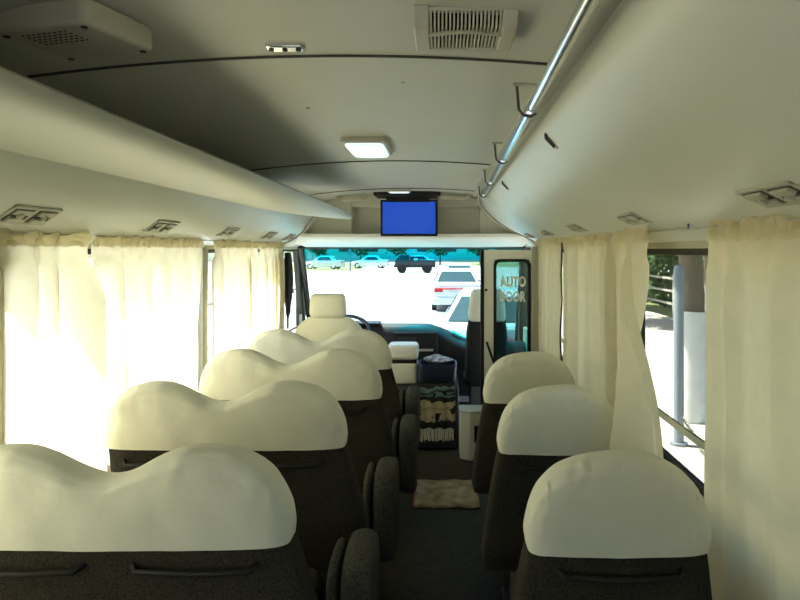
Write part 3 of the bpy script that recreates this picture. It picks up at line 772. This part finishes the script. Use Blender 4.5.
def text(s, x0, x1, z0, h, y, par, m):
    cu = bpy.data.curves.new('lettering', 'FONT'); cu.body = s; cu.size = 1.0; cu.extrude = .012; cu.offset = 0.045; cu.space_character = 1.06
    to = bpy.data.objects.new('lettering_src', cu); COL.objects.link(to)
    dg = bpy.context.evaluated_depsgraph_get(); me = bpy.data.meshes.new_from_object(to.evaluated_get(dg))
    bpy.data.objects.remove(to)
    vx = [v.co.x for v in me.vertices]; vy = [v.co.y for v in me.vertices]
    a, b, c, d = min(vx), max(vx), min(vy), max(vy)
    ow = world(par)
    for v in me.vertices:
        X = x0 + (v.co.x-a)/(b-a)*(x1-x0); Zc = z0 + (v.co.y-c)/(d-c)*h; Y = y - v.co.z*.1
        v.co = Vector((X, Y, Zc)) - ow
    me.materials.clear(); me.materials.append(m)
    o = bpy.data.objects.new('lettering', me); COL.objects.link(o); o.parent = par
    return o
M['letter'] = mat('white_vinyl', (.93, .94, .93), .5, var=.02)
text('AUTO', DX0+.125, DX0+.322, Z(-.282), .083, DY-.006, dr, M['letter'])
text('DOOR', DX0+.118, DX0+.322, Z(-.398), .083, DY-.006, dr, M['letter'])

# driver side: dark bundled curtain and the outside mirror
db_ = MB(); rows = []
for i in range(15):
    t = i/14; z = Z(-.02) - t*.62; w = .026 + .024*math.sin(PI*min(1, t*1.4)) - .015*(t > .8)
    rows.append([(-1.235 + w*.75*math.cos(a)*(1+.2*math.sin(5*a)), 5.11 + w*math.sin(a)*(1+.2*math.sin(4*a+t*2)), z) for a in [2*PI*k/24 for k in range(24)]])
db_.grid(rows, close_v=True, cap=True)
tag(db_.build('bundled_curtain', M['black']), 'black bundled curtain hanging at the driver side window', 'curtain')
om = thing('side_mirror', (-1.55, 6.35, 1.0), 'white backed outside mirror on a black arm by the driver window', 'mirror')
m = MB(); rbox(m, -1.53, -1.40, 6.20, 6.26, .90, 1.10, n=5, r=.025); m.build('mirror_housing', M['white'], om)
MB().tube([(-1.34, 6.15, .85), (-1.37, 6.24, .80), (-1.38, 6.27, 1.0), (-1.38, 6.27, 1.13), (-1.46, 6.28, 1.14), (-1.46, 6.26, 1.08)], .011, 8).build('mirror_arm', M['black'], om)

# ------------------------------------------------------------------ outside
tag(MB().box(-90, 90, -30, 160, GROUND-.1, GROUND).build('ground', M['soil'], smooth=False), kind='structure')
tag(MB().box(-9, 2.0, -30, 150, GROUND, GROUND+.01).build('road', M['asphalt'], smooth=False), kind='structure')
tag(MB().box(-60, -9, 34, 64, GROUND, GROUND+.009).box(2.0, 50, 60, 80, GROUND, GROUND+.009).build('road_junction', M['asphalt'], smooth=False), kind='structure')
tag(MB().box(2.0, 7.0, -30, 58, GROUND, GROUND+.14).build('pavement_right', M['paving'], smooth=False), kind='structure')
tag(MB().box(-13, -9, -30, 33, GROUND, GROUND+.14).build('pavement_left', M['paving'], smooth=False), kind='structure')

def tree(name, label, loc, hgt, rad, group, trunk='bark', n=900, sd=1, base=None):
    rnd = random.Random(sd)
    t = thing(name, (0, 0, 0), label, 'tree', group)
    tk_ = MB().tube([(0, 0, 0), (.05, .02, hgt*.2), (-.03, .04, hgt*.45), (0, 0, hgt*.75)], [hgt*.024, hgt*.019, hgt*.015, hgt*.008], 10).build('trunk', M[trunk], t)
    if base: MB().tube([(0, 0, 0), (.03, .01, .6), (.05, .02, 1.3)], [hgt*.030, hgt*.027, hgt*.0255], 14).build('painted_base', M[base], tk_)
    mb = MB()
    blobs = [(rnd.uniform(-.55, .55)*rad, rnd.uniform(-.55, .55)*rad, hgt*rnd.uniform(.45, .85), rad*rnd.uniform(.45, .65)) for _ in range(9)]
    for k in range(n):
        bx_, by_, bz_, br = rnd.choice(blobs)
        d = Vector((rnd.gauss(0, 1), rnd.gauss(0, 1), rnd.gauss(0, 1))).normalized()*br*rnd.uniform(.55, 1.0)
        c = Vector((bx_, by_, bz_)) + d
        a = Vector((rnd.gauss(0, 1), rnd.gauss(0, 1), rnd.gauss(0, 1))).normalized(); b = a.orthogonal().normalized()
        s = rad*rnd.uniform(.07, .15)
        i0 = len(mb.v)
        mb.v += [tuple(c-a*s), tuple(c+b*s*.6), tuple(c+a*s), tuple(c-b*s*.6)]; mb.f.append((i0, i0+1, i0+2, i0+3))
    mb.build('crown', M['leaf'], t, smooth=False)
    t.location = loc
    return t
tb = tree('leafy_tree', 'leafy tree with a limewashed trunk beside the grey post outside the open window gap', (3.0, 7.6, GROUND+.14), 7.5, 2.3, 'street trees on the door side', n=1500, sd=3, base='lime')
dup(tb, (5.7, 13.2, GROUND+.14), 1.1, 'leafy tree next along the pavement beyond the open window gap')
dup(tb, (4.9, 18.4, GROUND+.14), 2.1, 'third leafy tree along the pavement on the door side')
dup(tb, (5.0, 24.0, GROUND+.14), 0.4, 'leafy tree farthest along the pavement on the door side')
far = tree('roadside_tree', 'far roadside tree, first from the driver side pillar', (0, 0, GROUND), 6, 3.0, 'far trees across the junction', n=1100, sd=9)
fx = [-30, -24, -18, -12, -6, 0, 6, 12]
names = ['first', 'second', 'third', 'fourth', 'fifth', 'sixth', 'seventh', 'eighth']
for i, x in enumerate(fx):
    l = 'far roadside tree, %s along the row from the driver side pillar' % names[i]
    if i == 0: far.location = (x, 92, GROUND); far['label'] = l
    else: dup(far, (x, 92 + (i*37 % 4), GROUND), 0, l)
# hedge and low wall outside the open window
hd_ = MB(); rnd = random.Random(5)
for k in range(6500):
    c = Vector((8.9+rnd.uniform(-.6, .6), rnd.uniform(7, 30), GROUND+rnd.uniform(.05, 3.3)))
    a = Vector((rnd.gauss(0, 1), rnd.gauss(0, 1), rnd.gauss(0, 1))).normalized(); b = a.orthogonal().normalized(); s = rnd.uniform(.12, .24)
    i0 = len(hd_.v); hd_.v += [tuple(c-a*s), tuple(c+b*s*.6), tuple(c+a*s), tuple(c-b*s*.6)]; hd_.f.append((i0, i0+1, i0+2, i0+3))
tag(hd_.build('hedge', M['leaf'], smooth=False), 'dark green hedge behind the pavement outside the open window gap', 'hedge', kind='stuff')
fe = thing('street_fence', (7.3, 20, GROUND), 'pale horizontal rail fence in front of the hedge', 'fence')
for z in (.45, .85, 1.25): MB().box(7.28, 7.32, 7, 30, GROUND+z, GROUND+z+.07).build('fence_rail', M['paving'], fe, smooth=False)
for k in range(8): MB().box(7.26, 7.34, 7.2+k*3.1, 7.28+k*3.1, GROUND, GROUND+1.4).build('fence_post', M['paving'], fe, smooth=False)
# grey post with chain
PX, PY = 2.5, 6.6
gp = thing('chain_post', (PX, PY, GROUND+.14), 'tall grey steel post with a rounded top outside the open window gap', 'post', 'chained posts')
MB().tube([(PX, PY, GROUND+.14), (PX, PY, 1.33), (PX, PY, 1.365), (PX, PY, 1.375)], [.052, .052, .038, .012], 20).build('post_shaft', M['post'], gp)
MB().tube([(PX, PY, GROUND+.14), (PX, PY, GROUND+.17)], .09, 20).build('post_base', M['post'], gp)
gp2 = dup(gp, (PX, 4.4, GROUND+.14), label='grey steel post nearer the camera at the other end of the chain')
ch = MB(); N = 44
pts = []
for i in range(N+1):
    t = i/N; pts.append(Vector((PX, 6.50-(6.50-4.50)*t, -.20 - .16*4*t*(1-t))))
for i in range(N):
    c = (pts[i]+pts[i+1])/2; d = (pts[i+1]-pts[i]).normalized(); sd = Vector((1, 0, 0)) if i % 2 else Vector((0, -d.z, d.y))
    ch.tube([c + d*.034*math.cos(2*PI*k/10) + sd*.018*math.sin(2*PI*k/10) for k in range(10)], .006, 5, closed=True)
tag(ch.build('chain', M['steel']), 'dark steel chain slung between the grey posts', 'chain')
# cars
def make_car(loc, label, group, paint, rz=0, scale=1):
    t = thing('parked_car', (0, 0, 0), label, 'car', group)
    prof = [(-2.2, .42, .80, .82), (-2.15, .30, .98, .87), (-1.7, .22, 1.00, .90), (-.9, .22, .98, .91), (.6, .22, .96, .91), (1.3, .22, .90, .90), (2.0, .25, .80, .86), (2.25, .38, .64, .76)]
    rows = []
    for y, z0, z1, hw in prof:
        rows.append([(-hw*.94, y, z0), (-hw, y, z0+.15), (-hw, y, z1-.20), (-hw*.93, y, z1-.03), (-hw*.80, y, z1), (hw*.80, y, z1), (hw*.93, y, z1-.03), (hw, y, z1-.20), (hw, y, z0+.15), (hw*.94, y, z0)])
    MB().grid(rows, close_v=True, cap=True).build('car_body', paint, t, bevel=.03)
    cab = [(-1.75, .98, .80), (-.95, 1.42, .60), (-.75, 1.46, .58), (.15, 1.47, .58), (.35, 1.43, .60), (1.15, .94, .80)]
    rows = []
    for y, z, hw in cab: rows.append([(-hw, y, z), (hw, y, z)])
    g = MB(); base = .94
    g.grid([[(-.84, y, base), (-hw*1.0, y, z), (hw*1.0, y, z), (.84, y, base)] for y, z, hw in cab], cap=False, close_v=True)
    g.build('cabin', paint, t, bevel=.02)
    # glazing set a little proud of the cabin shell
    def quad(P, m, nm):
        q = MB(); q.v = [tuple(p) for p in P]; q.f = [(0, 1, 2, 3)]; return q.build(nm, m, t, smooth=False, solid=.012, off=0)
    quad([(-.70, -1.665, 1.04), (.70, -1.665, 1.04), (.535, -1.035, 1.385), (-.535, -1.035, 1.385)], M['carglass'], 'rear_window')
    quad([(-.70, 1.09, .99), (.70, 1.09, .99), (.54, .42, 1.40), (-.54, .42, 1.40)], M['carglass'], 'windscreen')
    for s in (-1, 1):
        quad([(s*.835, -1.2, 1.0), (s*.83, .85, 1.0), (s*.635, .22, 1.39), (s*.64, -.80, 1.39)], M['carglass'], 'side_window')
        MB().box(s*.50, s*.80, -2.225, -2.10, .70, .84).build('tail_light', M['red'], t, bevel=.02)
        MB().tube([(s*.96, .55, 1.0), (s*.90, .55, .97)], [.09, .05], 10).build('door_mirror', paint, t)
        for y in (-1.35, 1.4):
            w = MB().tube([(s*.72, y, .32), (s*.90, y, .32)], .32, 24); wo = w.build('wheel', M['tyre'], t)
            MB().tube([(s*.895, y, .32), (s*.912, y, .32)], .19, 16).build('wheel_hub', M['chrome'], wo)
    MB().box(-.52, .52, -2.235, -2.19, .79, .835).build('light_bar', M['red'], t, bevel=.01)
    MB().box(-.26, .26, -2.232, -2.20, .60, .72).build('number_plate', M['plate'], t, bevel=.005)
    MB().poly_prism([(-.88, .26), (.88, .26), (.86, .52), (-.86, .52)], 'y', -2.27, -2.05).build('rear_bumper', paint, t, bevel=.04)
    t.location = loc; t.rotation_euler = (0, 0, rz); t.scale = (scale,)*3
    return t
c1 = make_car((.60, 24.2, GROUND+.01), 'white sedan seen from behind ahead on the road with red tail lights', 'cars on the street', M['white'])
c2 = make_car((1.02, 11.6, GROUND+.01), 'pale blue car close in front of the bus, half hidden by the front seat', 'cars on the street', M['silver'], -.12)
c3 = dup(c1, (1.0, 33.5, GROUND+.01), label='white car just beyond the sedan with red tail lights')
dup(c1, (-13.2, 72, GROUND+.01), 1.4, label='distant white car leftmost under the far trees')
dup(c1, (-8.3, 75, GROUND+.01), 1.5, label='distant white car between the lamp pole and the dark truck')
dup(c2, (-2.9, 78, GROUND+.01), 1.7, label='distant pale car beyond the dark truck')
# dark truck
tk = thing('flatbed_truck', (0, 0, 0), 'dark open truck standing side on across the road', 'truck')
MB().box(-2.0, 1.9, -.85, .85, .55, .75).build('chassis', M['black'], tk, bevel=.03)
MB().poly_prism([(-1.9, .7), (-.55, .7), (-.55, 1.75), (-1.45, 1.75), (-1.9, 1.2)], 'y', -.85, .85).build('truck_cab', M['truckdark'], tk, bevel=.05)
MB().box(-1.35, -.72, -.862, .862, 1.22, 1.62).build('cab_window', M['carglass'], tk, smooth=False)
MB().box(-.45, .35, -.8, .8, .75, 1.55).build('load_crate', M['red'], tk, bevel=.02)
MB().box(-.15, .25, -.815, -.80, .85, 1.4).build('crate_panel', M['white'], tk, smooth=False)
MB().box(-.5, 1.9, -.88, -.84, .72, 1.2).box(-.5, 1.9, .84, .88, .72, 1.2).box(1.86, 1.9, -.88, .88, .72, 1.2).build('flatbed', M['truckdark'], tk, bevel=.01)
for x in (-1.25, 1.15):
    for s in (-1, 1): MB().tube([(x, s*.62, .42), (x, s*.86, .42)], .42, 20).build('wheel', M['tyre'], tk)
tk.location = (-2.4, 60, GROUND+.01); tk.rotation_euler = (0, 0, .1)
lp = thing('street_pole', (-9.0, 66, GROUND), 'thin pale street pole by the far trees', 'pole')
MB().tube([(-9.4, 66, GROUND), (-9.4, 66, 6)], [.10, .06], 10).build('pole_shaft', M['post'], lp)
MB().tube([(-9.4, 66, 5.9), (-8.2, 65.6, 6.2)], .04, 8).build('pole_arm', M['post'], lp)
# far building line
bd = thing('far_building', (-20, 118, GROUND), 'long pale building far behind the trees', 'building')
MB().box(-60, 30, 116, 126, GROUND, 5).build('building_walls', M['building'], bd, smooth=False)
for k in range(18): MB().box(-57+k*4.8, -54.6+k*4.8, 115.9, 116.1, 1.2, 3.2).build('building_window', M['carglass'], bd, smooth=False)

# ------------------------------------------------------------------ light, sky, camera
w = bpy.data.worlds.new('sky'); S.world = w; w.use_nodes = True
nt = w.node_tree; nt.nodes.clear()
out = nd(nt, 'ShaderNodeOutputWorld'); bg = nd(nt, 'ShaderNodeBackground')
sk = nd(nt, 'ShaderNodeTexSky'); sk.sky_type = 'NISHITA'; sk.sun_disc = False; sk.sun_elevation = math.radians(58); sk.sun_rotation = math.radians(-60); sk.dust_density = 3.0
bg.inputs[1].default_value = SKY = 0.42
nt.links.new(sk.outputs[0], bg.inputs[0]); nt.links.new(bg.outputs[0], out.inputs[0])
sl = bpy.data.lights.new('sun', 'SUN'); sl.energy = 24; sl.angle = math.radians(.6); sl.color = (1, .95, .86)
so = bpy.data.objects.new('sun', sl); COL.objects.link(so)
so.rotation_euler = Vector((-.52, .22, 1.0)).to_track_quat('Z', 'Y').to_euler()

cam = bpy.data.cameras.new('camera'); co = bpy.data.objects.new('camera', cam); COL.objects.link(co)
co.location = (0, 0, H); co.rotation_euler = (PI/2, 0, 0)
cam.sensor_width = 36; cam.lens = 36*F/800; cam.shift_x = -40/800; cam.shift_y = -50/800; cam.clip_start = .02; cam.clip_end = 500
S.camera = co
S.view_settings.view_transform = 'Standard'; S.view_settings.look = 'None'; S.view_settings.gamma = 1; S.view_settings.use_curve_mapping = False
S.view_settings.exposure = 0.84
S.cycles.max_bounces = 14; S.cycles.diffuse_bounces = 8; S.cycles.transparent_max_bounces = 16; S.cycles.sample_clamp_indirect = 6
